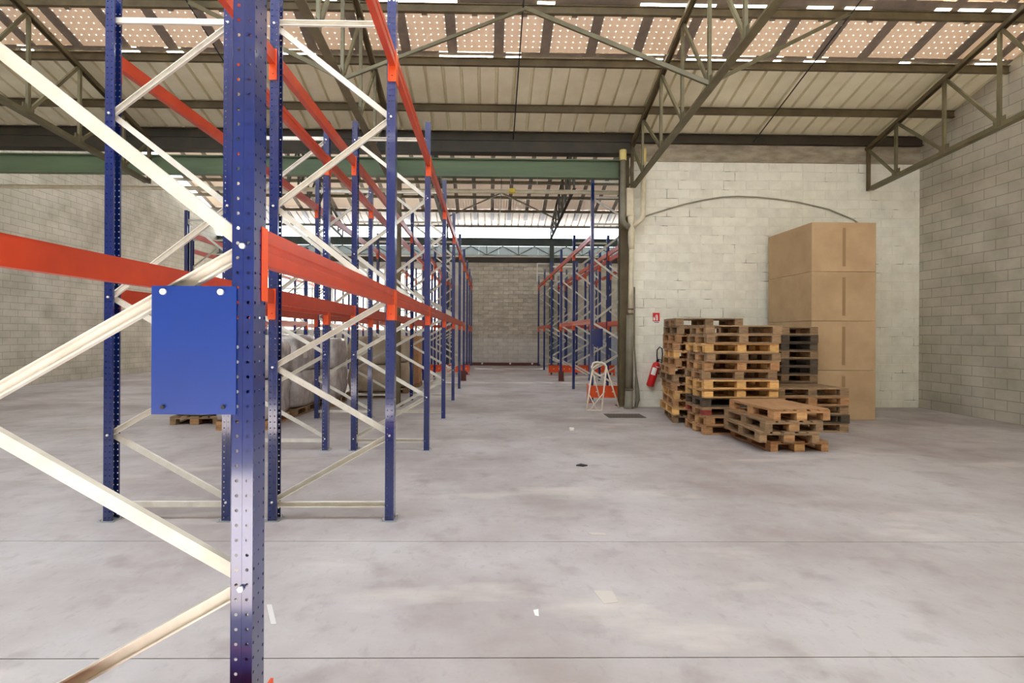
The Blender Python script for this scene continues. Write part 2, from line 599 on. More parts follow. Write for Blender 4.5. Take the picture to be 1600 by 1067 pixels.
MB().bb(WX0, XR, Y1 - 0.02, Y1 + 0.2, 5.362, 5.735).build('ring_beam', M['concrete'], wr)
MB().bb(WX0, XR, Y1 + 0.02, Y1 + 0.3, 5.736, 5.90).build('sun_leak_capping', M['steeld'], wr)  # added unseen behind the eaves purlin to stop sun leaking in

# far wall: solid block part seen down the aisle, glazed part to the left
wf = struct(MB().bb(-2.4, XR, Y2 + 0.008, Y2 + 0.25, 0, 5.16).build('wall_far', M['fmortar']), 'grey concrete block wall closing the end of the aisle')
fb = (block_mesh('concrete_block', 0.494, 0.194, 0.06, M['fblock'], 0.008), block_mesh('concrete_block', 0.494, 0.194, 0.06, M['fblock2'], 0.003))
fh = (block_mesh('concrete_block', 0.244, 0.194, 0.06, M['fblock'], 0.008), block_mesh('concrete_block', 0.244, 0.194, 0.06, M['fblock2'], 0.003))
lay(wf, -1.25, 3.25, -0.04, 26, Y2, fb, fh, 0.004)
MB().bb(3.26, XR, Y2 - 0.02, Y2 + 0.008, 0, 1.55).build('wall_panel', M['panelblue'], wf)
MB().bb(-2.4, -1.26, Y2 - 0.01, Y2 + 0.008, 0, 5.16).build('plaster', M['fblock2'], wf)
MB().bb(3.26, XR, Y2 - 0.01, Y2 + 0.008, 1.55, 5.16).build('plaster', M['fblock'], wf)
struct(MB().bb(XL, -2.4, Y2, Y2 + 0.25, 0, 1.7).bb(XL, -2.4, Y2, Y2 + 0.25, 4.85, 5.16).build('wall_far_side', M['fblock2']),
       'pale wall below the bright windows at the far left')
for i in range(4):
    x0 = -13.3 + i * 2.74
    x1 = x0 + 2.6
    w = struct(empty('window_%d' % (i + 1), (x0, Y2 + 0.1, 1.7)), 'bright frosted window behind the left racks')
    fr = MB()
    for a in (0, 0.866, 1.733, 2.6):
        fr.bb(a - 0.03, a + 0.03, -0.04, 0.04, 0, 3.15)
    for z in (0.03, 1.05, 2.1, 3.12):
        fr.bb(0, 2.6, -0.035, 0.035, z - 0.03, z + 0.03)
    fr.build('window_frame', M['whiteframe'], w)
    for a in range(3):
        for b in range(3):
            MB().bb(a * 0.866 + 0.03, a * 0.866 + 0.836, -0.006, 0.006, b * 1.04 + 0.06, b * 1.04 + 1.03).build('pane', M['glassL'], w)
    if i < 3:
        struct(MB().bb(x1 + 0.03, x1 + 0.11, Y2 + 0.02, Y2 + 0.2, 1.7, 4.85).build('trim_%d' % (i + 1), M['fblock2']), 'mullion pier between the far windows')
struct(MB().bb(-2.48, -2.4, Y2, Y2 + 0.25, 1.7, 4.85).build('trim_4', M['fblock2']), 'wall edge beside the far windows')

# top of the far wall: lintel, rail, lattice girder with glazing behind, dark green girder
tag(MB().bb(XL, XR, Y2 - 0.10, Y2 + 0.2, 5.17, 5.40).build('lintel', M['steeld']), 'dark steel lintel along the top of the far block wall', 'lintel')
tag(MB().bb(XL, XR, Y2 - 0.16, Y2 + 0.0, 5.41, 5.49).build('rail', M['fblock2']), 'pale horizontal rail just above the dark far lintel', 'rail')
gl = struct(empty('window_5', (0, Y2 + 0.15, 5.5)), 'grey glazed strip behind the lattice girder')
for i in range(23):
    MB().bb(XL + i, XL + i + 0.998, -0.006, 0.006, 0.0, 0.5).build('pane', M['glassG'], gl)
wn6 = struct(empty('window_6', (2.45, Y2 - 0.03, 4.22)), 'white barred window frame high on the far wall behind the right racks')
for a in (0.0, 0.92, 1.84):
    MB().bb(a - 0.03, a + 0.03, -0.02, 0.03, 0, 0.93).build('frame_bar', M['whiteframe'], wn6)
for z in (0.03, 0.42, 0.9):
    MB().bb(0.03, 1.81, -0.02, 0.03, z - 0.035, z + 0.035).build('frame_bar', M['whiteframe'], wn6)
lg = empty('lattice_girder', (0, Y2 - 0.05, 5.5), 0, 'thin dark lattice girder above the far wall', 'girder')
MB().bar((XL, 0, 0.02), (XR, 0, 0.02), 0.05, 0.05).build('bottom_chord', M['dgreen'], lg)
i = 0
x = -12.9
dia = MB().bar((0, 0, 0.04), (0.8, 0, 0.47), 0.04, 0.04).mesh('diagonal', M['dgreen'])
dib = MB().bar((0.8, 0, 0.47), (1.6, 0, 0.04), 0.04, 0.04).mesh('diagonal', M['dgreen'])
ver = MB().bar((0, 0, 0.04), (0, 0, 0.49), 0.035, 0.035, (0, 1, 0)).mesh('vertical', M['dgreen'])
while x < XR - 1.6:
    link('diagonal', dia, lg, (x, 0, 0)); link('diagonal', dib, lg, (x, 0, 0)); link('vertical', ver, lg, (x, 0, 0))
    x += 1.6
gg = MB().ibeam((XL, Y2 - 0.02, 6.19), (XR, Y2 - 0.02, 6.19), 0.2, 0.38, 0.02, 0.03)
tag(gg.build('eaves_girder', M['dgreen']), 'dark green girder under the bright sky gap at the far end', 'girder')
tag(MB().bb(XL, XR, Y2 + 0.0, Y2 + 0.1, 6.93, 7.12).build('gutter', M['steeld']), 'dark gutter edge above the far sky gap', 'gutter')

# ------------------------------------------------------------------ roofs
SL = 0.285
zr = lambda y: 5.95 + SL * (12.07 - y)          # underside of the near roof
zf = lambda y: 7.02 + SL * (28.0 - y)           # underside of the far roof
ANG = math.atan(SL)


def sheet_mesh(name, length, m):
    """1 m wide trapezoidal sheet along local y, three ribs"""
    pts = []
    for k in range(3):
        b = k / 3
        pts += [(b + 0.0, 0), (b + 0.272, 0), (b + 0.284, 0.07), (b + 0.321, 0.07)]
    pts.append((1.0, 0))
    n = len(pts)
    vs = [(x, 0, z) for x, z in pts] + [(x, length, z) for x, z in pts]
    return MB().add(vs, [(i + 1, i, n + i, n + i + 1) for i in range(n - 1)]).mesh(name, m)


ce = struct(empty('ceiling', (0, 0, 0)), 'pitched metal roof with cream ribbed sheets and solar panels')
sl_len = lambda a, b: abs(b - a) * math.sqrt(1 + SL * SL)
me = sheet_mesh('roof_sheet', sl_len(10.06, 12.15), M['sheet'])
for k in range(23):
    o = link('roof_sheet', me, ce, (XL + k, 10.06, zr(10.06)))
    o.rotation_euler = (-ANG, 0, 0)
# solar panels in two rows, with support rails between and end clips
PX = 0.16
pl = sl_len(9.03, 9.94)


def panel_mesh(w, l):
    return MB().box((0, l / 2, 0), (w, l, 0.012)).mesh('solar_panel', M['pv'])


pm = panel_mesh(0.66, pl)
rm = MB().box((0, pl / 2, 0), (0.17, pl, 0.03)).mesh('support_rail', M['rail'])
cm = MB().box((0, 0, 0), (0.09, 0.10, 0.03)).mesh('clip', M['rail'])
k0 = int((XL - PX) / 0.82)
for row, (ya, up) in enumerate(((9.03, 0.05), (7.86, 0.05))):
    for k in range(k0, 12):
        x = PX + 0.82 * k
        o = link('support_rail', rm, ce, (x, ya, zr(ya) + up - 0.012)); o.rotation_euler = (-ANG, 0, 0)
        o = link('solar_panel', pm, ce, (x + 0.41, ya, zr(ya) + up)); o.rotation_euler = (-ANG, 0, 0)
        if row == 0:
            o = link('clip', cm, ce, (x + 0.41, ya + 0.06, zr(ya + 0.06) + 0.01)); o.rotation_euler = (-ANG, 0, 0)
# frosted strips added along both purlins to soften sun, mostly hidden by closure strips
for ya, yb in ((9.94, 10.06), (8.77, 9.03)):
    o = MB().box(((XL + XR) / 2, sl_len(ya, yb) / 2, 0), (XR - XL, sl_len(ya, yb) + 0.10, 0.006)).build('daylight_strip', M['glassL2'], ce, (0, ya, zr(ya) + 0.061))
    o.rotation_euler = (-ANG, 0, 0)
for ya, yb, dens in ((9.94, 10.06, 0.70), (8.77, 9.03, 0.50)):
    x = XL
    while x < XR:
        w = random.uniform(0.12, 0.5)
        if random.random() < dens:
            o = MB().box((w / 2, sl_len(ya, yb) / 2, 0), (w, sl_len(ya, yb) + 0.03, 0.012)).build('closure_strip', M['rail'], ce, (x, ya - 0.01, zr(ya) + 0.035))
            o.rotation_euler = (-ANG, 0, 0)
        x += w
for ya, yb in ((9.93, 9.995), (8.75, 8.87)):
    o = MB().box(((XL + XR) / 2, sl_len(ya, yb) / 2, 0), (XR - XL, sl_len(ya, yb), 0.01)).build('flashing', M['rail'], ce, (0, ya, zr(ya) + 0.028))
    o.rotation_euler = (-ANG, 0, 0)
MB().bb(XL, XR, 10.145, 10.155, zr(10.15) - 0.005, zr(10.15) + 0.075).build('sun_leak_lip', M['rail'], ce)  # added above the sheets to block sun leaking under the strip
# the rest of the near roof up to the ridge and down to the front (out of view)
YR = 4.0
def quad(xa, xb, ya, yb, zfun, m, nm, par):
    return MB().add([(xa, ya, zfun(ya)), (xb, ya, zfun(ya)), (xb, yb, zfun(yb)), (xa, yb, zfun(yb))], [(0, 1, 2, 3)]).build(nm, m, par)


zr2 = lambda y: zr(y) + 0.066
zb = lambda y: zr(YR) + 0.066 - 0.20 * (YR - y)
quad(XL, XR, 7.2, 7.95, zr2, M['sheet'], 'upper_sheet', ce)
quad(XL, XR, 4.8, 7.2, zr2, M['fill_rooflight2'], 'fill_rooflight', ce)  # translucent band added out of view to brighten the block wall
quad(XL, XR, YR, 4.8, zr2, M['sheet'], 'upper_sheet', ce)
OX0, OX1, OY0, OY1 = -10.5, 4.5, 0.6, 3.95            # open roof bay above the viewer
for q in ((XL, XR, OY1, YR), (XL, OX0, OY0, OY1), (OX1, XR, OY0, OY1), (XL, XR, Y0 - 0.3, OY0)):
    quad(*q, zb, M['sheet'], 'front_sheet', ce)

cf = struct(empty('ceiling.001', (0, 0, 0)), 'roof of the far hall with striped pale panels above a sky gap')
zridge_y = 19.6
me = sheet_mesh('roof_sheet', sl_len(26.5, 27.95), M['sheetb'])
rb = MB().box((0, 0.42, -0.02), (0.17, 0.8, 0.03)).mesh('support_rail', M['rail_sky'])
for k in range(23):
    o = link('roof_sheet', me, cf, (XL + k, 26.5, zf(26.5))); o.rotation_euler = (-ANG, 0, 0)
fp = MB().box((0, sl_len(24.1, 26.55) / 2, 0), (0.66, sl_len(24.1, 26.55), 0.012)).mesh('roof_panel', M['skypanel'])
fr = MB().box((0, sl_len(24.1, 26.55) / 2, 0), (0.17, sl_len(24.1, 26.55), 0.03)).mesh('support_rail', M['rail'])
fp2 = MB().box((0, sl_len(21.6, 24.15) / 2, 0), (0.66, sl_len(21.6, 24.15), 0.012)).mesh('roof_panel', M['skypanel'])
for k in range(k0, 12):
    x = PX + 0.82 * k
    o = link('support_rail', rb, cf, (x, 26.6, zf(26.6))); o.rotation_euler = (-ANG, 0, 0)
    for y_, ms in ((24.1, (fp, fr)), (21.6, (fp2, fr))):
        o = link('support_rail', ms[1], cf, (x, y_, zf(y_) + 0.03)); o.rotation_euler = (-ANG, 0, 0)
        o = link('roof_panel', ms[0], cf, (x + 0.41, y_, zf(y_) + 0.04)); o.rotation_euler = (-ANG, 0, 0)
MB().add([(XL, zridge_y, zf(zridge_y)), (XR, zridge_y, zf(zridge_y)), (XR, 21.6, zf(21.6) + 0.06), (XL, 21.6, zf(21.6) + 0.06)], [(0, 1, 2, 3)]).build('upper_sheet', M['sheetb'], cf)
VS = (zf(zridge_y) - 5.98) / (zridge_y - 12.3)
zv = lambda y: 5.98 + VS * (y - 12.3)
for xa, xb, ya, yb, mm in ((XL, XR, 12.3, 14.2, 'sheetb'), (XL, XR, 14.2, 18.4, 'fill_rooflight'), (XL, XR, 18.4, zridge_y, 'sheetb')):  # middle band is translucent, added out of view to light the far wall
    MB().add([(xa, ya, zv(ya)), (xb, ya, zv(ya)), (xb, yb, zv(yb)), (xa, yb, zv(yb))], [(0, 1, 2, 3)]).build('valley_sheet', M[mm], cf)


def gable(name, pts, x, label):
    n = len(pts)
    vs = [(x - 0.1, y, z) for y, z in pts] + [(x + 0.1, y, z) for y, z in pts]
    fs = [tuple(range(n)), tuple(range(2 * n - 1, n - 1, -1))] + [(i, i + n, (i + 1) % n + n, (i + 1) % n) for i in range(n)]
    struct(MB().add(vs, fs).build(name, M['masonry']), label)


for nm, x in (('wall_gable_left', XL - 0.12), ('wall_gable_right', XR + 0.12)):
    gable(nm, [(Y0 - 0.4, 5.0), (12.2, 5.0), (12.2, 6.0), (YR, 8.33), (Y0 - 0.4, 6.05)], x, 'masonry gable of the near hall, %s side' % ('left' if x < 0 else 'right'))
    gable(nm + '_far', [(12.2, 5.0), (28.0, 5.0), (28.0, 6.3), (zridge_y, 9.5), (12.2, 6.0)], x, 'masonry gable of the far hall, %s side' % ('left' if x < 0 else 'right'))

# purlins: one C beam each
for i, (y, lab) in enumerate(((11.2, 'steel purlin crossing the cream ribbed roof sheets, nearest the block wall'),
                              (10.0, 'steel purlin with daylight dashes between ribbed sheets and solar panels'),
                              (8.9, 'topmost steel purlin above the dotted solar panels'),
                              )):
    z = zr(y) - 0.085
    tag(MB().ibeam((XL, y, z), (XR, y, z), 0.07, 0.14, 0.012, 0.014).build('purlin', M['steel']), lab, 'purlin')
for i, (y, lab) in enumerate(((26.45, 'dark purlin of the far roof above the bluish strips'), (25.2, 'pale-edged purlin midway up the far striped roof'),
                              (24.0, 'far roof purlin just below the green girder'))):
    z = zf(y) - 0.07
    tag(MB().ibeam((XL, y, z), (XR, y, z), 0.08, 0.13, 0.012, 0.014).build('purlin', M['steel']), lab, 'purlin')
# valley: eaves purlin, gutter and the green girder of the middle partition line
tag(MB().ibeam((XL, 12.03, 5.84), (XR, 12.03, 5.84), 0.10, 0.20, 0.014, 0.02).build('eaves_purlin', M['steeld']), 'dark eaves purlin at the foot of the cream roof sheets', 'purlin')
tag(MB().bb(XL, 3.12, 12.0, 12.28, 5.50, 5.735).build('valley_gutter', M['steeld']), 'dark valley gutter between the two roofs above the green girder', 'gutter')
gb = empty('green_girder', (0, 12.2, 5.2), 0, 'long green painted steel girder spanning above the aisle', 'girder')
MB().ibeam((-13.4, 0, 0), (2.86, 0, 0), 0.18, 0.40, 0.015, 0.025).build('beam', M['green'], gb)
for x in (-1.05, 0.47, 1.05):
    MB().tube([(x, -0.06, -0.19), (x, -0.06, -0.35)], 0.006, 6).build('hanger_rod', M['zinc'], gb)
cr = empty('crane_rail', (0, 13.6, 5.06), 0, 'pale crossbeam hanging below the green girder, with yellow trolley', 'crane rail')
MB().ibeam((-13.3, 0, 0), (9.3, 0, 0), 0.07, 0.09, 0.01, 0.014).build('beam', M['cream'], cr)
MB().chbox((0.56, -0.05, 0.0), (0.16, 0.12, 0.11), 0.02).build('trolley', M['yellow'], cr)


# ------------------------------------------------------------------ trusses and braces
def truss(xt, dy, dz, label, ma='steel', mb2='steelg', k=1.0, dlo=0.0):
    t = empty('roof_truss', (xt, 12.07 + dy, 5.7 + dz), 0, label, 'roof truss')
    up = lambda y: SL * (12.07 - y)
    lo = lambda y: 4.79 - 5.7 + dlo + 0.072 * (11.9 - y)
    P = lambda y, z: (0, y - 12.07, z)
    ys = [12.07, 11.2, 10.0, 8.9, 7.8, 6.7, 5.6, 4.5]
    MB().prof(P(12.07, up(12.07) - 0.035), P(4.4, up(4.4) - 0.035), [(-0.05, 0.03), (-0.05, -0.04), (-0.035, -0.04), (-0.035, 0.015), (0.035, 0.015), (0.035, -0.04), (0.05, -0.04), (0.05, 0.03)]).build('upper_chord', M[ma], t)
    MB().prof(P(11.95, lo(11.95)), P(4.4, lo(4.4)), [(-0.06, -0.05), (0.06, -0.05), (0.06, -0.035), (0.01, -0.035), (0.01, 0.05), (-0.01, 0.05), (-0.01, -0.035), (-0.06, -0.035)]).build('lower_chord', M[mb2], t)
    for i, y in enumerate(ys[1:]):
        MB().bar(P(y, lo(y)), P(y, up(y) - 0.04), 0.055 * k, 0.045 * k, (1, 0, 0)).build('vertical', M[mb2], t)
    for a, b in zip(ys[:-1], ys[1:]):
        MB().bar(P(a - 0.04, up(a) - 0.05), P(b, lo(b) + 0.03), 0.05 * k, 0.04 * k, (1, 0, 0)).build('diagonal', M[mb2], t)
        MB().box(P(b, lo(b) + 0.06), (0.012, 0.22, 0.16)).build('gusset', M[mb2], t)
    MB().bar(P(12.02, -0.95 + dlo), P(12.02, 0.0), 0.06, 0.06, (1, 0, 0)).build('end_post', M[ma], t)
    return t


XT = (-7.25, -2.05, 3.10, 8.3)
truss(XT[1], 0, 0, 'olive steel roof truss seen behind the left rack uprights')
truss(XT[2], 0, 0, 'olive steel roof truss slanting down to the block wall corner')
truss(XT[3], 0, 0, 'olive steel roof truss above the cardboard boxes at the right')
truss(XT[0], 0, 0, 'olive steel roof truss over the left end of the near hall')
for x, w in zip(XT[:3], ('left', 'middle-left', 'right')):
    truss(x, 15.75, 1.19, 'dark truss of the far roof, %s of the three at the sky gap' % {'left': 'leftmost', 'middle-left': 'middle', 'right': 'rightmost'}[w], 'steeld', 'steeld', 1.5, 0.40)
loz = lambda y: 4.79 + 0.072 * (11.9 - y)
for i, (a, mid, lab) in enumerate(((XT[1], 0.55, 'slanting brace rising right from the left truss to the top purlin'),
                                   (XT[2], 0.55, 'slanting brace rising left from the right truss to the top purlin'),
                                   (XT[2], 5.7, 'slanting brace rising right from the right truss'),
                                   (XT[1], -4.65, 'slanting brace rising left from the left truss'))):
    b = MB()
    b.prof((a, 7.8, loz(7.8) + 0.04), (mid, 8.72, zr(8.72) - 0.22), [(-0.03, -0.03), (0.03, -0.03), (0.03, -0.02), (-0.02, -0.02), (-0.02, 0.03), (-0.03, 0.03)])
    tag(b.build('roof_brace', M['steelg']), lab, 'brace')
for i, x in enumerate((0.52, 5.75, -4.7)):
    tag(MB().tube([(x, 12.02, zr(12.02) - 0.19), (x, 8.0, zr(8.0) - 0.19)], 0.012, 6).build('tie_rod', M['dark']),
        ('thin dark tie rod running down the roof above the aisle', 'thin dark tie rod on the roof above the block wall', 'thin dark tie rod on the roof at the far left')[i], 'tie rod')
tag(MB().tube([(0.52, 27.6, zf(27.6) - 0.17), (0.52, 22.5, zf(22.5) - 0.17)], 0.014, 6).build('tie_rod', M['dark']), 'thin dark tie rod on the far striped roof', 'tie rod')
for a, mid, lab in ((XT[1], 0.55, 'thin brace of the far roof rising right'), (XT[2], 0.55, 'thin brace of the far roof rising left')):
    tag(MB().bar((a, 24.6, 6.62), (mid, 24.4, 7.75), 0.06, 0.05).build('roof_brace', M['steel']), lab, 'brace')


# columns
def column(x, y, z1, lab, w=0.17, m='steel', z0=0.0):
    c = empty('steel_column', (x, y, z0), 0, lab, 'column')
    MB().ibeam((0, 0, 0.02), (0, 0, z1), w, w, 0.012, 0.016, (0, 1, 0)).build('shaft', M[m], c)
    MB().bb(-0.14, 0.14, -0.14, 0.14, 0.0, 0.02).build('base_plate', M[m], c)
    MB().bb(-0.12, 0.12, -0.12, 0.12, z1, z1 + 0.02).build('cap_plate', M[m], c)
    return c


column(-2.0, 12.2, 4.96, 'dark olive steel column standing between the two left rack rows', 0.16)
column(2.97, 12.22, 5.46, 'olive steel column at the corner of the block wall', 0.19)
column(-2.05, 27.75, 6.2, 'dark steel column at the far wall behind the left racks', 0.2, 'dgreen')
column(3.15, 27.75, 6.2, 'dark steel column at the far wall behind the right racks', 0.2, 'dgreen')

# ------------------------------------------------------------------ racks
NY = lambda n: 4.75 + 2.81 * n
PW, PD, FD = 0.10, 0.072, 1.05      # post width along the aisle, depth, frame depth


def perf(mb, o, u, W, H, ncol, r=0.0062, pitch=0.05, z0=0.0):
    """perforated sheet: rows of octagonal holes through a strip, at o + u*s + z"""
    o, u = Vector(o), Vector(u)
    nrow = int(H / pitch)
    cw = W / ncol
    Z = Vector((0, 0, 1))
    base = len(mb.v)
    vs, fs = [], []
    for c in range(ncol):
        for k in range(nrow):
            s0, t0 = c * cw, k * pitch
            cx, cy = s0 + cw / 2, t0 + pitch / 2 + (pitch / 4 if c % 2 else 0) * 0
            b = len(vs)
            for (a, d) in ((0, 0), (.5, 0), (1, 0), (1, .5), (1, 1), (.5, 1), (0, 1), (0, .5)):
                vs.append(o + u * (s0 + a * cw) + Z * (t0 + d * pitch + z0))
            for q in range(8):
                t = math.radians(-135 + 45 * q)
                vs.append(o + u * (cx + r * math.cos(t)) + Z * (cy + r * math.sin(t) + z0))
            for q in range(8):
                q2 = (q + 1) % 8
                fs.append((b + q, b + q2, b + 8 + q2, b + 8 + q))
    top = nrow * pitch
    if H - top > 1e-4:
        b = len(vs)
        vs += [o + Z * (top + z0), o + u * W + Z * (top + z0), o + u * W + Z * (H + z0), o + Z * (H + z0)]
        fs.append((b, b + 1, b + 2, b + 3))
    mb.add(vs, fs)


def post_mesh(H, holes):
    """upright section, face towards +x, open towards -x; origin at base centre"""
    mb = MB()
    hx, hy = PD / 2, PW / 2
    z0 = 0.006
    if holes:
        perf(mb, (hx, -hy + 0.026, 0), (0, 1, 0), PW - 0.052, H, 1, 0.004, 0.05, z0)      # recessed middle strip
        mb.add([(hx, -hy + 0.026, z0), (hx, -hy + 0.026, z0 + H), (hx, -hy + 0.022, z0 + H), (hx, -hy + 0.022, z0)], [(0, 1, 2, 3)])
        mb.add([(hx, hy - 0.026, z0), (hx, hy - 0.026, z0 + H), (hx, hy - 0.022, z0 + H), (hx, hy - 0.022, z0)], [(0, 1, 2, 3)])
        perf(mb, (hx, -hy, 0), (0, 1, 0), 0.022, H, 1, 0.0055, 0.05, z0)
        perf(mb, (hx, hy - 0.022, 0), (0, 1, 0), 0.022, H, 1, 0.0055, 0.05, z0)
        for s in (-1, 1):
            perf(mb, (-hx, s * hy, 0), (1, 0, 0), PD, H, 2, 0.0058, 0.05, z0)
            mb.bb(-hx - 0.001, -hx + 0.001, s * hy - s * 0.018, s * hy, z0, z0 + H)
            mb.bb(-0.0035, 0.0005, s * (hy + 0.0012), s * hy, z0, z0 + H)            # pressed bead down the side
    else:
        t = 0.004
        mb.add([(x, y, z) for z in (z0, z0 + H) for x, y in ((-hx, -hy), (hx, -hy), (hx, hy), (-hx, hy), (-hx, hy - t * 5), (-hx + t, hy - t), (hx - t, hy - t), (hx - t, -hy + t), (-hx + t, -hy + t), (-hx, -hy + t * 5))],
               [(i, (i + 1) % 10, 10 + (i + 1) % 10, 10 + i) for i in range(10)] + [tuple(range(10, 20))])
    return mb.mesh('post', M['blue'])


HP = 4.42
POST = {(h, p): post_mesh(h, p) for h, p in ((HP, True), (HP, False), (5.27, False))}
bp = MB().bb(-0.065, 0.065, -0.075, 0.075, 0, 0.006)
for sx, sy in ((-1, -1), (1, 1)):
    bp.tube([(sx * 0.05, sy * 0.062, 0.006), (sx * 0.05, sy * 0.062, 0.03)], 0.007, 6)
PLATE = bp.mesh('base_plate', M['zinc'])
BOLT = MB().tube([(0, -0.012, 0), (0, 0.0, 0)], 0.010, 6).mesh('bolt', M['boltm'])
XI = FD / 2 - PD / 2
NODES = [(-1, 0.16), (1, 0.72), (-1, 1.29), (1, 1.87), (-1, 2.64), (1, 3.40), (-1, 4.17)]
bw = 0.04


def brace_mesh(x0, z0, x1, z1, nm):
    return MB().chan((x0, 0, z0), (x1, 0, z1), 0.028, 0.046, 0.003, (0, 0, 1)).mesh(nm, M['galv'])


DIAG = []
for (s0, z0), (s1, z1) in zip(NODES[:-1], NODES[1:]):
    DIAG.append(brace_mesh(s0 * (XI - 0.01), z0 + 0.01, s1 * (XI - 0.01), z1 - 0.01, 'diagonal_brace'))
HOR = [brace_mesh(-XI + 0.02, 0.13, XI - 0.02, 0.13, 'horizontal_brace'), brace_mesh(-XI + 0.02, 4.20, XI - 0.02, 4.20, 'horizontal_brace')]


def frame(xc, n, rot, label, group, holes=False, tall=False, bolts=False):
    f = empty('upright_frame', (xc, NY(n), 0), R(180) if rot else 0, label, 'rack frame', group)
    for s in (1, -1):
        p = link('post', POST[(5.27 if tall else HP, holes and not tall)], f, (s * XI, 0, 0), 0 if s > 0 else R(180))
        link('base_plate', PLATE, p, (0, 0, 0))
    ds = -1 if rot else 1
    for i, m in enumerate(DIAG):
        link('diagonal_brace', m, f, (0, (0.016 if i % 2 else -0.016), 0))
    for m in HOR:
        link('horizontal_brace', m, f, (0, -0.005, 0))
    if tall:
        brz = [((-1, 4.20), (1, 4.80))]
        link('diagonal_brace', brace_mesh(-XI, 4.22, XI, 4.80, 'diagonal_brace'), f, (0, 0.016, 0))
        for z in (4.83, 5.2):
            link('horizontal_brace', brace_mesh(-XI + 0.02, z, XI - 0.02, z, 'horizontal_brace'), f, (0, -0.01, 0))
    if bolts:
        for (s, z) in NODES:
            o = link('bolt', BOLT, f, (s * XI, -ds * (PW / 2 + 0.001), z))
            if rot:
                o.rotation_euler = (0, 0, R(180))
    return f


# pallet beam: origin at the outer front face of the post, on the beam's mid length; +x outward
BL = 2.81 - PW - 0.008
HB = 0.125


def make_beam_mesh():
    mb = MB()
    pr = [(-0.052, -HB), (-0.002, -HB), (-0.002, -0.078), (-0.008, -0.072), (-0.008, -0.052), (-0.002, -0.046), (-0.002, 0.0), (-0.040, 0.0), (-0.040, -0.012), (-0.052, -0.012)]
    return mb.prof((0, -BL / 2 + 0.004, 0), (0, BL / 2 - 0.004, 0), pr).mesh('beam', M['orange'])


def make_connector(sg):
    mb = MB()
    y = sg * (BL / 2)
    mb.bb(-0.062, 0.004, y, y - sg * 0.004, -0.255, 0.003)                    # plate against the side of the post
    mb.bb(0.0005, 0.004, y, y + sg * 0.045, -0.255, 0.003)                     # hooked flange on the face of the post
    mb.bb(-0.062, -0.058, y - sg * 0.004, y - sg * 0.02, -0.255, -0.12)
    return mb.mesh('connector', M['orange_lit'])


BEAM = make_beam_mesh()
CONN = [make_connector(-1), make_connector(1)]
SLOT = MB().box((-0.03, 0, 0), (0.012, 0.002, 0.005)).mesh('safety_pin', M['dark'])


def beam(xface, out, n, ztop, label, group, near=False):
    """out = +1 if the face looks to +X"""
    b = empty('pallet_beam', (xface + out * 0.001, NY(n) + 1.405, ztop), 0 if out > 0 else R(180), label, 'pallet beam', group)
    link('beam', BEAM, b)
    for i in (0, 1):
        c = link('connector', CONN[i], b)
        if near:
            sg = (-1, 1)[i]
            link('safety_pin', SLOT, c, (0, sg * (BL / 2 - 0.0055), -0.205))


ROWS = [  # name, centre x, rotated, first frame, last frame, passage bays without a lower beam, description
    ('L1', -1.315, False, -1, 8, (5,), 'left rack row beside the aisle'),
    ('L2', -2.675, True, 0, 8, (5,), 'second left rack row, back to back'),
    ('L3', -6.575, False, 3, 8, (5,), 'third left rack row, across the far aisle'),
    ('L4', -7.935, True, 4, 8, (5,), 'outermost left rack row'),
    ('R1', 2.945, True, 3, 8, (5,), 'right rack row beside the aisle'),
    ('R2', 4.255, False, 4, 8, (5,), 'second right rack row'),
]
LEVELS = ((1.945, 'lower'), (3.95, 'upper'))
for nm, xc, rot, n0, n1, gaps, desc in ROWS:
    for n in range(n0, n1 + 1):
        k = n - n0
        tall = nm == 'R1' and n == 3
        lab = ('%s blue upright frame from the camera in %s' % (ORD[k], desc)) if not tall else 'extra tall blue end frame of the right rack row, beside the white trestle'
        near = nm in ('L1', 'L2') and n <= 2
        frame(xc, n, rot, lab, 'upright frames of the ' + desc, holes=near, tall=tall, bolts=nm in ('L1', 'L2') and n <= 3)
    for n in range(n0, n1):
        k = n - n0
        for zt, lv in LEVELS:
            if lv == 'lower' and n in gaps:
                continue
            for front in (True, False):
                out = (1 if front else -1) * (-1 if rot else 1)
                beam(xc + out * FD / 2, out, n, zt, '%s %s orange beam from camera, %s side, %s' % (ORD[k], lv, 'aisle' if front else 'rear', desc),
                     '%s orange beams of the %s' % (lv, desc), near=nm in ('L1', 'L2') and n < 3)

# load sign plates on the first frames
lp = empty('sign_plate', (-0.99, NY(-1) - PW / 2 - 0.004, 1.52), 0, 'plain blue metal plate bolted to the nearest left upright', 'plate')
MB().bb(-0.135, 0.145, -0.003, 0.003, -0.215, 0.215).build('plate', M['plateblue'], lp)
for x, z in ((0.095, 0.195), (-0.095, 0.195), (0.105, -0.19), (-0.095, -0.19)):
    MB().tube([(x, -0.003, z), (x, -0.012, z)], 0.0105 if z > 0 else 0.006, 10).build('bolt', M['boltm'] if z > 0 else M['dark'], lp)
lp = empty('sign_plate', (2.58, NY(3) - PW / 2 - 0.004, 1.50), 0, 'dark blue metal plate on the tall right end frame', 'plate')
MB().bb(-0.13, 0.13, -0.003, 0.003, -0.215, 0.215).build('plate', M['blue'], lp)
for x, z in ((-0.10, 0.18), (-0.10, -0.18)):
    MB().tube([(x, -0.003, z), (x, -0.010, z)], 0.008, 8).build('bolt', M['zinc'], lp)


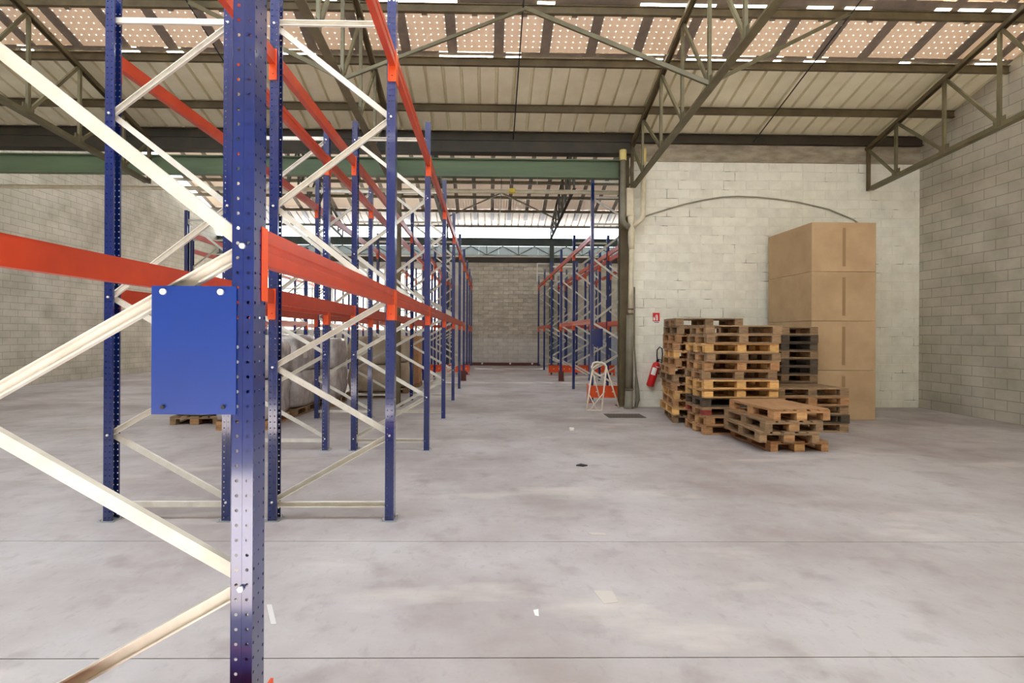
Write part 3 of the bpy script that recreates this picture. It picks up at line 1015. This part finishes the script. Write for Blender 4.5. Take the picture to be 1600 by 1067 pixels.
# orange end guards
def guard(x0, x1, y, label):
    g = empty('end_guard', ((x0 + x1) / 2, y, 0), 0, label, 'guard')
    a = x0 - g.location.x
    b = x1 - g.location.x
    MB().prof((a, 0, 0.25), (b, 0, 0.25), [(-0.02, -0.14), (0.02, -0.14), (0.02, -0.125), (-0.012, -0.125), (-0.012, 0.125), (0.02, 0.125), (0.02, 0.14), (-0.02, 0.14)]).build('rail', M['orange_lit'], g)
    for s, x in ((-1, a), (1, b)):
        pts = [(-0.06, 0.0), (0.20, 0.0), (0.20, 0.43), (0.13, 0.43), (-0.06, 0.36)]
        vs = [(x + d, yy, z) for d in (-0.005, 0.005) for yy, z in pts]
        MB().add(vs, [(4, 3, 2, 1, 0), (5, 6, 7, 8, 9)] + [(i, (i + 1) % 5, 5 + (i + 1) % 5, 5 + i) for i in range(5)]).build('end_plate', M['orange_lit'], g)
        MB().bb(x - 0.06 + (0.06 if s < 0 else -0.06), x + 0.06 + (0.06 if s < 0 else -0.06), -0.07, 0.02, 0.0, 0.008).build('foot', M['orange_lit'], g)
    n = int((b - a) / 0.2)
    for i in range(n):
        x = a + 0.18 + i * (b - a - 0.3) / max(1, n - 1)
        MB().tube([(x, -0.025, 0.25), (x, -0.012, 0.25)], 0.016, 8).build('bolt', M['boltm'], g)


guard(2.33, 3.56, NY(3) - 0.32, 'orange steel end guard with bolts behind the white trestle')
guard(2.33, 4.85, NY(6) - 0.32, 'orange end guard across the passage at the far right racks')
guard(-3.30, -0.72, NY(6) - 0.32, 'orange end guard across the passage at the far left racks')
guard(-1.98, -0.715, NY(-1) - 0.27, 'orange end guard at the foot of the nearest left upright')
for x, lab in ((-0.79 - PD / 2, 'left'), (2.42 + PD / 2, 'right')):
    b = MB().bb(-0.09, 0.09, -0.110, -0.085, 0, 0.34).bb(-0.09, -0.07, -0.19, -0.110, 0, 0.10).bb(0.07, 0.09, -0.19, -0.110, 0, 0.10).bb(-0.09, 0.09, -0.19, -0.110, 0, 0.012)
    tag(b.build('post_protector', M['redbrown'], None, (x, NY(5), 0)), 'dark red post protector around the %s upright before the passage' % lab, 'protector')

# ------------------------------------------------------------------ pallets
PALLETS = {}


def make_pallet(kind, mw, mb_, mend):
    """EUR pallet 1.2 x 0.8 x 0.144, origin at the centre of its underside"""
    top = {}
    brd = lambda nm, s, m: MB().chbox((0, 0, 0), s, 0.002).mesh(nm, m)
    t145, t100 = brd('deck_board', (1.2, 0.145, 0.022), mw), brd('deck_board', (1.2, 0.10, 0.022), mw)
    st = brd('stringer_board', (0.145, 0.8, 0.022), mw)
    b145, b100 = brd('base_board', (1.2, 0.145, 0.022), mw), brd('base_board', (1.2, 0.10, 0.022), mw)
    blk = brd('block', (0.145, 0.145, 0.078), mend)
    blk2 = brd('block', (0.145, 0.10, 0.078), mb_)
    parts = []
    for y, m in ((-0.3275, t145), (-0.1725, t100), (0, t145), (0.1725, t100), (0.3275, t145)):
        parts.append(('deck_board', m, (0, y, 0.133)))
    for x in (-0.5275, 0, 0.5275):
        parts.append(('stringer_board', st, (x, 0, 0.111)))
        for y, m in ((-0.35, blk2), (0, blk), (0.35, blk2)):
            parts.append(('block', m, (x, y, 0.061)))
    for y, m in ((-0.35, b100), (0, b145), (0.35, b100)):
        parts.append(('base_board', m, (0, y, 0.011)))
    PALLETS[kind] = parts


make_pallet('fresh yellow', M['wood_y'], M['wood_end'], M['wood_end'])
make_pallet('brown', M['wood_b'], M['wood_b'], M['wood_y'])
make_pallet('weathered', M['wood_g'], M['wood_g'], M['wood_b'])
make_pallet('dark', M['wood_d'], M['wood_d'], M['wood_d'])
make_pallet('red-blocked', M['wood_g'], M['wood_red'], M['wood_b'])


def pallet(kind, x, y, z, rz, label, group):
    p = empty('wooden_pallet', (x, y, z), rz, label, 'pallet', group)
    for nm, m, l in PALLETS[kind]:
        link(nm, m, p, l)
    return p


def stack(cx, cy, rz, kinds, where, group, jx=0.02, jr=1.2, z0=0.0, offs=None):
    rng = random.Random(int(cx * 100 + cy * 10))
    n = len(kinds)
    for i, k in enumerate(kinds):
        dx, dy, dr = rng.uniform(-jx, jx), rng.uniform(-jx, jx), rng.uniform(-jr, jr)
        if offs and i in offs:
            dx, dy, dr = offs[i]
        pos = 'bottom' if i == 0 else ('topmost' if i == n - 1 else ORD[i])
        lab = '%s wooden pallet%s of the %s' % (pos if pos != 'topmost' else 'topmost', ' from the floor' if 0 < i < n - 1 else '', where)
        pallet(k, cx + dx, cy + dy, z0 + i * 0.1445, R(rz + dr), lab, group)


Yk, Bk, Wk, Dk, Rk = 'fresh yellow', 'brown', 'weathered', 'dark', 'red-blocked'
stack(4.01, 9.13, 0, [Bk, Bk, Rk, Dk, Yk, Yk, Wk, Bk, Wk, Yk, Wk, Wk], 'tall stack in front', 'pallets of the tall front stack', 0.025, 1.5,
      offs={11: (0.06, 0.02, -3.0), 0: (-0.01, 0, 0.8), 3: (0.0, 0.03, -1.5)})
stack(3.79, 10.43, 82, [Wk, Yk, Bk, Yk, Bk, Wk, Bk, Bk, Yk, Bk, Bk, Wk, Wk], 'tall stack against the block wall', 'pallets of the tall rear stack', 0.03, 2.0,
      offs={0: (0.02, -0.02, -3), 12: (0.20, -0.10, -85.0), 11: (0.05, -0.02, 3.0), 5: (-0.03, 0, 2.5), 6: (-0.045, 0.0, -2)})
stack(4.06, 7.97, 90, [Bk, Wk, Wk, Bk], 'low stack nearest the camera', 'pallets of the low front stack', 0.02, 2,
      offs={0: (0.16, 0.10, 1.0), 1: (-0.02, -0.02, -1.5), 2: (0.02, 0.0, 2.0), 3: (0.12, 0.02, 3.5)})
stack(5.40, 10.42, 0, [Dk, Wk, Dk, Wk, Dk, Wk, Dk, Dk, Wk, Dk, Dk, Wk], 'shadowed stack behind on the right', 'pallets of the shadowed stack', 0.012, 0.4)  # mostly dark pallets, so the stack's shade sits in the wood colour
stack(5.28, 9.35, 0, [Wk, Dk, Wk, Bk, Wk], 'half-height stack between the others', 'pallets of the half-height stack', 0.015, 1)
sh = MB().chbox((0, 0, 0), (0.80, 1.16, 0.012), 0.003)
o = tag(sh.build('plywood_sheet', M['ply'], None, (4.18, 8.0, 4 * 0.1445 + 0.0065), R(3.5)), 'brown plywood sheet lying on the low pallet stack', 'board')

# ------------------------------------------------------------------ cardboard stack on the right
for t in range(4):
    c = empty('cardboard_box', (6.65, 11.1, t * 0.925), 0, '%s large tan cardboard box in the pile beside the block wall' % ('lowest', 'second lowest', 'second highest', 'highest')[t], 'box', 'large tan boxes by the wall')
    MB().chbox((0, 0, 0.4615), (1.22, 1.62, 0.921), 0.006).build('carton', M['carton'], c)
    MB().bb(-0.03, 0.03, -0.812, -0.8105, 0.10, 0.82).build('tape', M['tape'], c)

# ------------------------------------------------------------------ pipes and cable at the wall corner
def wp(x, y, d=11.85):
    """pixel on a plane facing the camera, used once to size the pipe run"""
    return ((x - 763) * d / FPX, d, CAM_H + (521.5 - y) * d / FPX)


dp = empty('downpipe', (3.05, 11.85, 0), 0, 'Y-shaped rain downpipe with two branches at the block wall corner', 'downpipe')
L = lambda x, z, y=0: (x - 3.05, y, z)
MB().tube([L(2.86, 5.50), L(2.86, 4.08), L(2.865, 4.0), L(2.91, 3.93), L(3.0, 3.87)], 0.062, 14).build('left_branch', M['greypipe'], dp)
MB().tube([L(3.30, 5.25), L(3.295, 4.15), L(3.28, 4.07), L(3.21, 4.0), L(3.08, 3.88)], 0.056, 14).build('right_branch', M['cream'], dp)
MB().tube([L(3.045, 4.12, 0.0), L(3.045, 4.05), L(3.045, 3.9), L(3.05, 3.84)], [0.075, 0.075, 0.05, 0.05], 14).build('hopper', M['cream'], dp)
MB().tube([L(3.05, 3.9), L(3.05, 3.75), L(3.05, 3.55), L(3.05, 3.40)], [0.055, 0.07, 0.07, 0.058], 14).build('junction', M['cream'], dp)
MB().tube([L(3.055, 3.45), L(3.035, 2.0)], 0.052, 14).build('lower_pipe', M['cream'], dp)
MB().tube([L(2.86, 5.30), L(2.86, 5.52)], 0.075, 14).build('collar', M['yellowc'], dp)
MB().tube([L(3.30, 5.25), L(3.30, 5.56)], 0.06, 14).build('collar', M['yellowc'], dp)
for z in (2.12, 2.02):
    MB().tube([L(3.035, z - 0.015), L(3.035, z + 0.015)], 0.065, 14).build('clamp', M['steel'], dp)
MB().tube([L(3.03, 2.0), L(3.02, 0.42)], 0.078, 16).build('steel_sleeve', M['greypipe'], dp)
MB().tube([L(3.02, 0.43), L(3.02, 0.39)], 0.09, 16).build('clamp', M['steel'], dp)
MB().tube([L(3.02, 0.40), L(3.01, 0.06), L(3.01, 0.0)], [0.08, 0.09, 0.11], 16).build('foot', M['greypipe'], dp)
tag(MB().tube([(3.14, 11.93, 2.6), (3.14, 11.9, 1.3), (3.17, 11.88, 0.72), (3.20, 11.9, 0.42), (3.22, 11.9, 0.18), (3.17, 11.88, 0.02)], [0.018, 0.018, 0.02, 0.045, 0.045, 0.03], 10).build('conduit', M['greypipe']),
    'thin grey conduit bulging beside the foot of the downpipe', 'conduit')
bx_ = MB().chbox((3.04, 11.97, 4.43), (0.15, 0.08, 0.62), 0.006)
tag(bx_.build('junction_board', M['cream']), 'stained white board fixed to the column above the pipe junction', 'board')
pts = [(1003, 338), (1016, 333), (1040, 325.5), (1070, 316.5), (1100, 309.5), (1130, 304.5), (1155, 303), (1185, 304), (1215, 306.5), (1250, 311), (1300, 322), (1340, 338), (1370, 360)]
tag(MB().tube([wp(a, b, 12.075) for a, b in pts], 0.017, 8).build('wall_cable', M['cable']), 'grey cable curving in an arch across the block wall', 'cable')

# ------------------------------------------------------------------ fire extinguisher and sign
ex = empty('fire_extinguisher', (3.60, 11.98, 0.80), 0, 'red fire extinguisher hanging askew on the block wall', 'fire extinguisher')
ex.rotation_euler = (0, R(17), 0)
MB().lathe([(0.0, -0.36), (0.05, -0.36), (0.078, -0.34), (0.082, -0.30), (0.082, 0.10), (0.075, 0.15), (0.045, 0.185), (0.022, 0.195), (0.022, 0.215), (0.0, 0.215)], 20).build('cylinder', M['red'], ex)
MB().tube([(0, 0, 0.20), (0, 0, 0.25)], 0.028, 10).build('valve', M['dark'], ex)
MB().bar((-0.03, 0, 0.25), (0.12, -0.01, 0.27), 0.022, 0.018).bar((-0.02, 0, 0.225), (0.10, -0.01, 0.215), 0.02, 0.014).build('handle', M['dark'], ex)
MB().tube([(-0.02, -0.03, 0.235), (-0.06, -0.04, 0.33), (-0.085, -0.03, 0.44), (-0.05, -0.02, 0.52), (0.01, -0.02, 0.50), (0.05, -0.03, 0.40), (0.07, -0.05, 0.28), (0.088, -0.06, 0.16), (0.09, -0.06, -0.05)], 0.014, 8).build('hose', M['dark'], ex)
lab = MB()
for z0, z1, a0, a1 in ((-0.10, 0.06, -150, -78), (0.08, 0.10, -100, -30)):
    vs = []
    for k in range(7):
        t = R(a0 + (a1 - a0) * k / 6)
        for z in (z0, z1):
            vs.append((0.0835 * math.cos(t), 0.0835 * math.sin(t), z))
    lab.add(vs, [(2 * k, 2 * k + 2, 2 * k + 3, 2 * k + 1) for k in range(6)])
lab.build('label_print', M['white'], ex)
MB().box((0.03, 0.07, 0.12), (0.06, 0.08, 0.05)).build('bracket', M['steel'], ex)

sg = empty('extinguisher_sign', (3.665, Y1 - 0.006, 1.94), 0, 'small red and white fire extinguisher sign above the extinguisher', 'sign')
MB().bb(-0.075, 0.075, -0.003, 0.003, -0.07, 0.115).build('plate', M['signred'], sg)
MB().bb(-0.075, 0.075, -0.003, 0.003, -0.115, -0.0705).build('text_strip', M['white'], sg)
pic = MB()
pic.bb(0.0, 0.035, -0.005, -0.003, -0.05, 0.04)
pic.bb(0.008, 0.027, -0.005, -0.003, 0.04, 0.06)
pic.bb(-0.01, 0.03, -0.005, -0.003, 0.06, 0.072)
pic.bar((-0.008, -0.004, 0.066), (-0.022, -0.004, 0.01), 0.002, 0.008, (1, 0, 0))
pic.add([(-0.062, -0.004, -0.05), (-0.022, -0.004, -0.05), (-0.018, -0.004, -0.02), (-0.03, -0.004, 0.02), (-0.04, -0.004, -0.005), (-0.052, -0.004, 0.035), (-0.066, -0.004, -0.01)], [(0, 1, 2, 3, 4, 5, 6)])
pic.build('pictogram', M['white'], sg)
MB().bb(-0.045, 0.06, -0.005, -0.003, -0.100, -0.086).build('lettering', M['dark'], sg)

# ------------------------------------------------------------------ white tubular trestle
tr = empty('tubular_trestle', (2.35, 11.65, 0), 0, 'cream tubular folding trestle standing in front of the orange guard', 'trestle')
T = lambda x, y, z: (x - 2.35, y - 11.65, z)
F1, F2 = T(2.03, 11.45, 0.012), T(2.34, 11.42, 0.012)
A1, A2 = T(2.185, 11.62, 0.84), T(2.475, 11.60, 0.90)
lerp = lambda a, b, t: tuple(a[i] + (b[i] - a[i]) * t for i in range(3))
MB().tube([F1, A1], 0.017, 8).build('leg', M['trestle'], tr)
MB().tube([F2, A2], 0.017, 8).build('leg', M['trestle'], tr)
MB().tube([F1, F2], 0.016, 8).build('foot_bar', M['trestle'], tr)
MB().tube([lerp(F1, A1, 0.40), lerp(F1, F2, 0.70)], 0.011, 6).build('cross_bar', M['trestle'], tr)
MB().tube([lerp(F2, A2, 0.40), lerp(F1, F2, 0.22)], 0.011, 6).build('cross_bar', M['trestle'], tr)
MB().tube([A1, T(2.17, 11.62, 0.90), T(2.20, 11.63, 0.975), T(2.27, 11.64, 0.995), T(2.38, 11.65, 0.985), T(2.45, 11.63, 0.95), A2], 0.019, 8).build('top_hoop', M['trestle'], tr)
MB().tube([A1, T(2.23, 11.66, 0.90), T(2.38, 11.72, 0.975), T(2.45, 11.72, 0.96), T(2.49, 11.72, 0.88), T(2.46, 11.74, 0.74), T(2.35, 11.74, 0.70), T(2.24, 11.68, 0.76)], 0.017, 8, closed=True).build('seat_ring', M['trestle'], tr)
MB().tube([T(2.48, 11.64, 0.88), T(2.80, 11.84, 0.012)], 0.017, 8).build('leg', M['trestle'], tr)
MB().tube([T(2.20, 11.68, 0.80), T(2.46, 12.0, 0.012)], 0.015, 8).build('leg', M['trestle'], tr)

# ------------------------------------------------------------------ goods behind the left racks
def lumpy(name, sx, sy, sz, m, parent, amp, seed, z0=0.0, belly=0.0, n=9):
    rng = random.Random(seed)
    ph = [rng.uniform(0, 6.28) for _ in range(9)]
    vs, fs = [], []
    idx = {}

    def vert(i, j, k):
        key = (i, j, k)
        if key not in idx:
            u, v, w = i / n * 2 - 1, j / n * 2 - 1, k / n * 2 - 1
            r = 0.10
            ln = lambda c: max(-1, min(1, c))
            # round the corners a little
            q = math.sqrt(max(0, 1 - 0.10 * (v * v * w * w)))
            x = u * (1 - 0.06 * v * v - 0.06 * w ** 4)
            y = v * (1 - 0.06 * u * u - 0.06 * w ** 4)
            z = w * (1 - 0.04 * (u * u + v * v))
            b = 1 + belly * (1 - w * w)
            d = amp * (math.sin(3.1 * u + ph[0] + 2 * w) + math.sin(2.7 * v + ph[1] + 3.3 * w) + math.sin(5.3 * w + ph[2] + 2.2 * u) + 0.6 * math.sin(9 * w + 5 * v + ph[3])) / 3
            idx[key] = len(vs)
            vs.append((x * sx / 2 * b * (1 + d), y * sy / 2 * b * (1 + d), z0 + sz / 2 + z * sz / 2 * (1 + d * 0.4 if w > 0 else 1)))
        return idx[key]
    for a in range(n):
        for b in range(n):
            for k in (0, n):
                q = [vert(a, b, k), vert(a + 1, b, k), vert(a + 1, b + 1, k), vert(a, b + 1, k)]
                fs.append(q if k else q[::-1])
                q = [vert(a, k, b), vert(a + 1, k, b), vert(a + 1, k, b + 1), vert(a, k, b + 1)]
                fs.append(q if not k else q[::-1])
                q = [vert(k, a, b), vert(k, a + 1, b), vert(k, a + 1, b + 1), vert(k, a, b + 1)]
                fs.append(q if k else q[::-1])
    return MB().add(vs, fs, True).build(name, m, parent)


LOADS = [  # x, y, rz, sx, sy, sz, seed
    (-4.00, 9.65, 3, 0.86, 1.25, 1.36, 3, 'nearest grey stretch-wrapped pallet load behind the left racks'),
    (-3.98, 11.1, -2, 0.84, 1.2, 1.42, 5, 'second grey stretch-wrapped pallet load behind the left racks'),
    (-3.69, 12.55, 2, 0.84, 1.2, 1.34, 9, 'third grey stretch-wrapped pallet load, farther along the left aisle'),
    (-5.05, 10.2, 4, 0.86, 1.2, 1.30, 11, 'grey stretch-wrapped pallet load deepest in the left aisle'),
]
for x, y, rz, sx, sy, sz, sd, lb in LOADS:
    pallet('weathered' if sd != 3 else 'brown', x, y, 0, R(90 + rz), 'wooden pallet under the ' + lb.replace(' behind the left racks', '').replace(', farther along the left aisle', '').replace(' deepest in the left aisle', ' deepest left'), 'pallets under wrapped goods')
    g = empty('wrapped_load', (x, y, 0.145), R(rz), lb, 'wrapped goods', 'stretch-wrapped goods')
    lumpy('lower_bale', sx, sy, sz * 0.5, M['film'], g, 0.05, sd, 0.0, 0.05)
    lumpy('upper_bale', sx * 0.97, sy * 0.97, sz * 0.5, M['film'], g, 0.06, sd + 50, sz * 0.49, 0.04)
    if sd == 5:
        MB().bb(sx / 2 + 0.03, sx / 2 + 0.034, -0.35, -0.15, 0.95, 1.18).build('paper_label', M['paper'], g)
# beige bag load standing inside the second rack row
for j, (x, y) in enumerate(((-2.86, 14.0), (-2.70, 15.1))):
    lb = ('beige woven bag load on a pallet inside the second left rack, nearer one', 'beige woven bag load on a pallet inside the second left rack, farther one')[j]
    pallet('weathered', x, y, 0, R(0 if j else 2), ('wooden pallet under the nearer beige bag load', 'wooden pallet under the farther beige bag load')[j], 'pallets under bag loads')
    g = empty('bag_load', (x, y, 0.145), 0, lb, 'bag load', 'beige bag loads')
    lumpy('lower_bag', 1.12, 0.84, 0.68, M['bigbag'], g, 0.04, 21 + j, 0, 0.04)
    lumpy('upper_bag', 1.12, 0.86, 0.70, M['bigbag'], g, 0.06, 31 + j, 0.66, 0.06)
# cartons stacked on a pallet farther along
pallet('brown', -2.62, 16.75, 0, 0, 'wooden pallet under the brown carton stack in the left racks', 'pallets under carton stacks')
for lv in range(5):
    for a in range(3):
        for b in range(2):
            c = empty('carton', (-2.62 - 0.39 + a * 0.39, 16.75 - 0.19 + b * 0.385, 0.1455 + lv * 0.272), 0, '%s carton in %s layer of the brown carton stack, %s row' % (('left', 'middle', 'right')[a], ('lowest', 'second', 'third', 'fourth', 'top')[lv], ('front', 'back')[b]), 'carton', 'brown cartons on the pallet in the left racks')
            MB().chbox((0, 0, 0.135), (0.382, 0.376, 0.268), 0.006).build('body', M['carton2'], c)
            MB().bb(-0.03, 0.03, -0.1895, -0.1881, 0.02, 0.25).build('tape', M['tape'], c)

# ------------------------------------------------------------------ things on the floor
gr = empty('floor_grate', (2.65, 10.75, 0.0), 0, 'dark flat drain cover in the floor before the downpipe', 'drain cover')
MB().bb(-0.36, 0.36, -0.26, 0.26, 0.0005, 0.004).build('plate', M['grate'], gr)
for i in range(12):
    MB().bb(-0.34 + i * 0.06, -0.31 + i * 0.06, -0.24, 0.24, 0.004, 0.008).build('bar', M['grate'], gr)
fr_ = tag(MB().bb(-1.2, 2.6, 27.80, 27.88, 0.0, 0.14).build('floor_rail', M['redbrown']), 'dark red rail along the foot of the far block wall', 'rail')
for x in (-0.3, 1.1, 2.2):
    MB().tube([(x, 27.80, 0.10), (x, 27.78, 0.10)], 0.05, 8).build('bolt', M['white'], fr_)


def scrap(pts, z, m, label, name='paper_scrap', cat='scrap'):
    n = len(pts)
    cx, cy = sum(p[0] for p in pts) / n, sum(p[1] for p in pts) / n
    vs = [(x - cx, y - cy, h) for h in (0.0, z) for x, y in pts]
    fs = [tuple(range(n - 1, -1, -1)), tuple(range(n, 2 * n))] + [(i, (i + 1) % n, n + (i + 1) % n, n + i) for i in range(n)]
    tag(MB().add(vs, fs).build(name, m, None, (cx, cy, 0.0005)), label, cat)


scrap([(1.34, 9.1), (1.42, 9.12), (1.43, 9.22), (1.36, 9.26)], 0.03, M['paper'], 'crumpled white paper scrap on the floor in the aisle')
scrap([(1.06, 6.66), (1.14, 6.62), (1.20, 6.66), (1.13, 6.74)], 0.012, M['dark'], 'small black scrap lying on the aisle floor', 'dark_scrap')
scrap([(0.655, 3.42), (0.77, 3.41), (0.775, 3.27), (0.685, 3.25)], 0.0015, M['flake'], 'pale beige patch on the concrete in the right foreground', 'floor_patch', 'patch')
scrap([(0.265, 3.18), (0.295, 3.19), (0.29, 3.11), (0.27, 3.12)], 0.002, M['paper'], 'tiny white flake on the concrete in the foreground', 'paper_flake', 'scrap')
scrap([(-1.28, 3.26), (-1.25, 3.26), (-1.14, 3.04), (-1.17, 3.04)], 0.0015, M['tapew'], 'strip of white tape on the floor beside the nearest upright', 'tape_strip', 'tape')
scrap([(0.80, 4.42), (0.93, 4.41), (0.94, 4.36), (0.82, 4.37)], 0.0015, M['flake'], 'pale narrow patch just beyond the floor joint', 'floor_patch', 'patch')
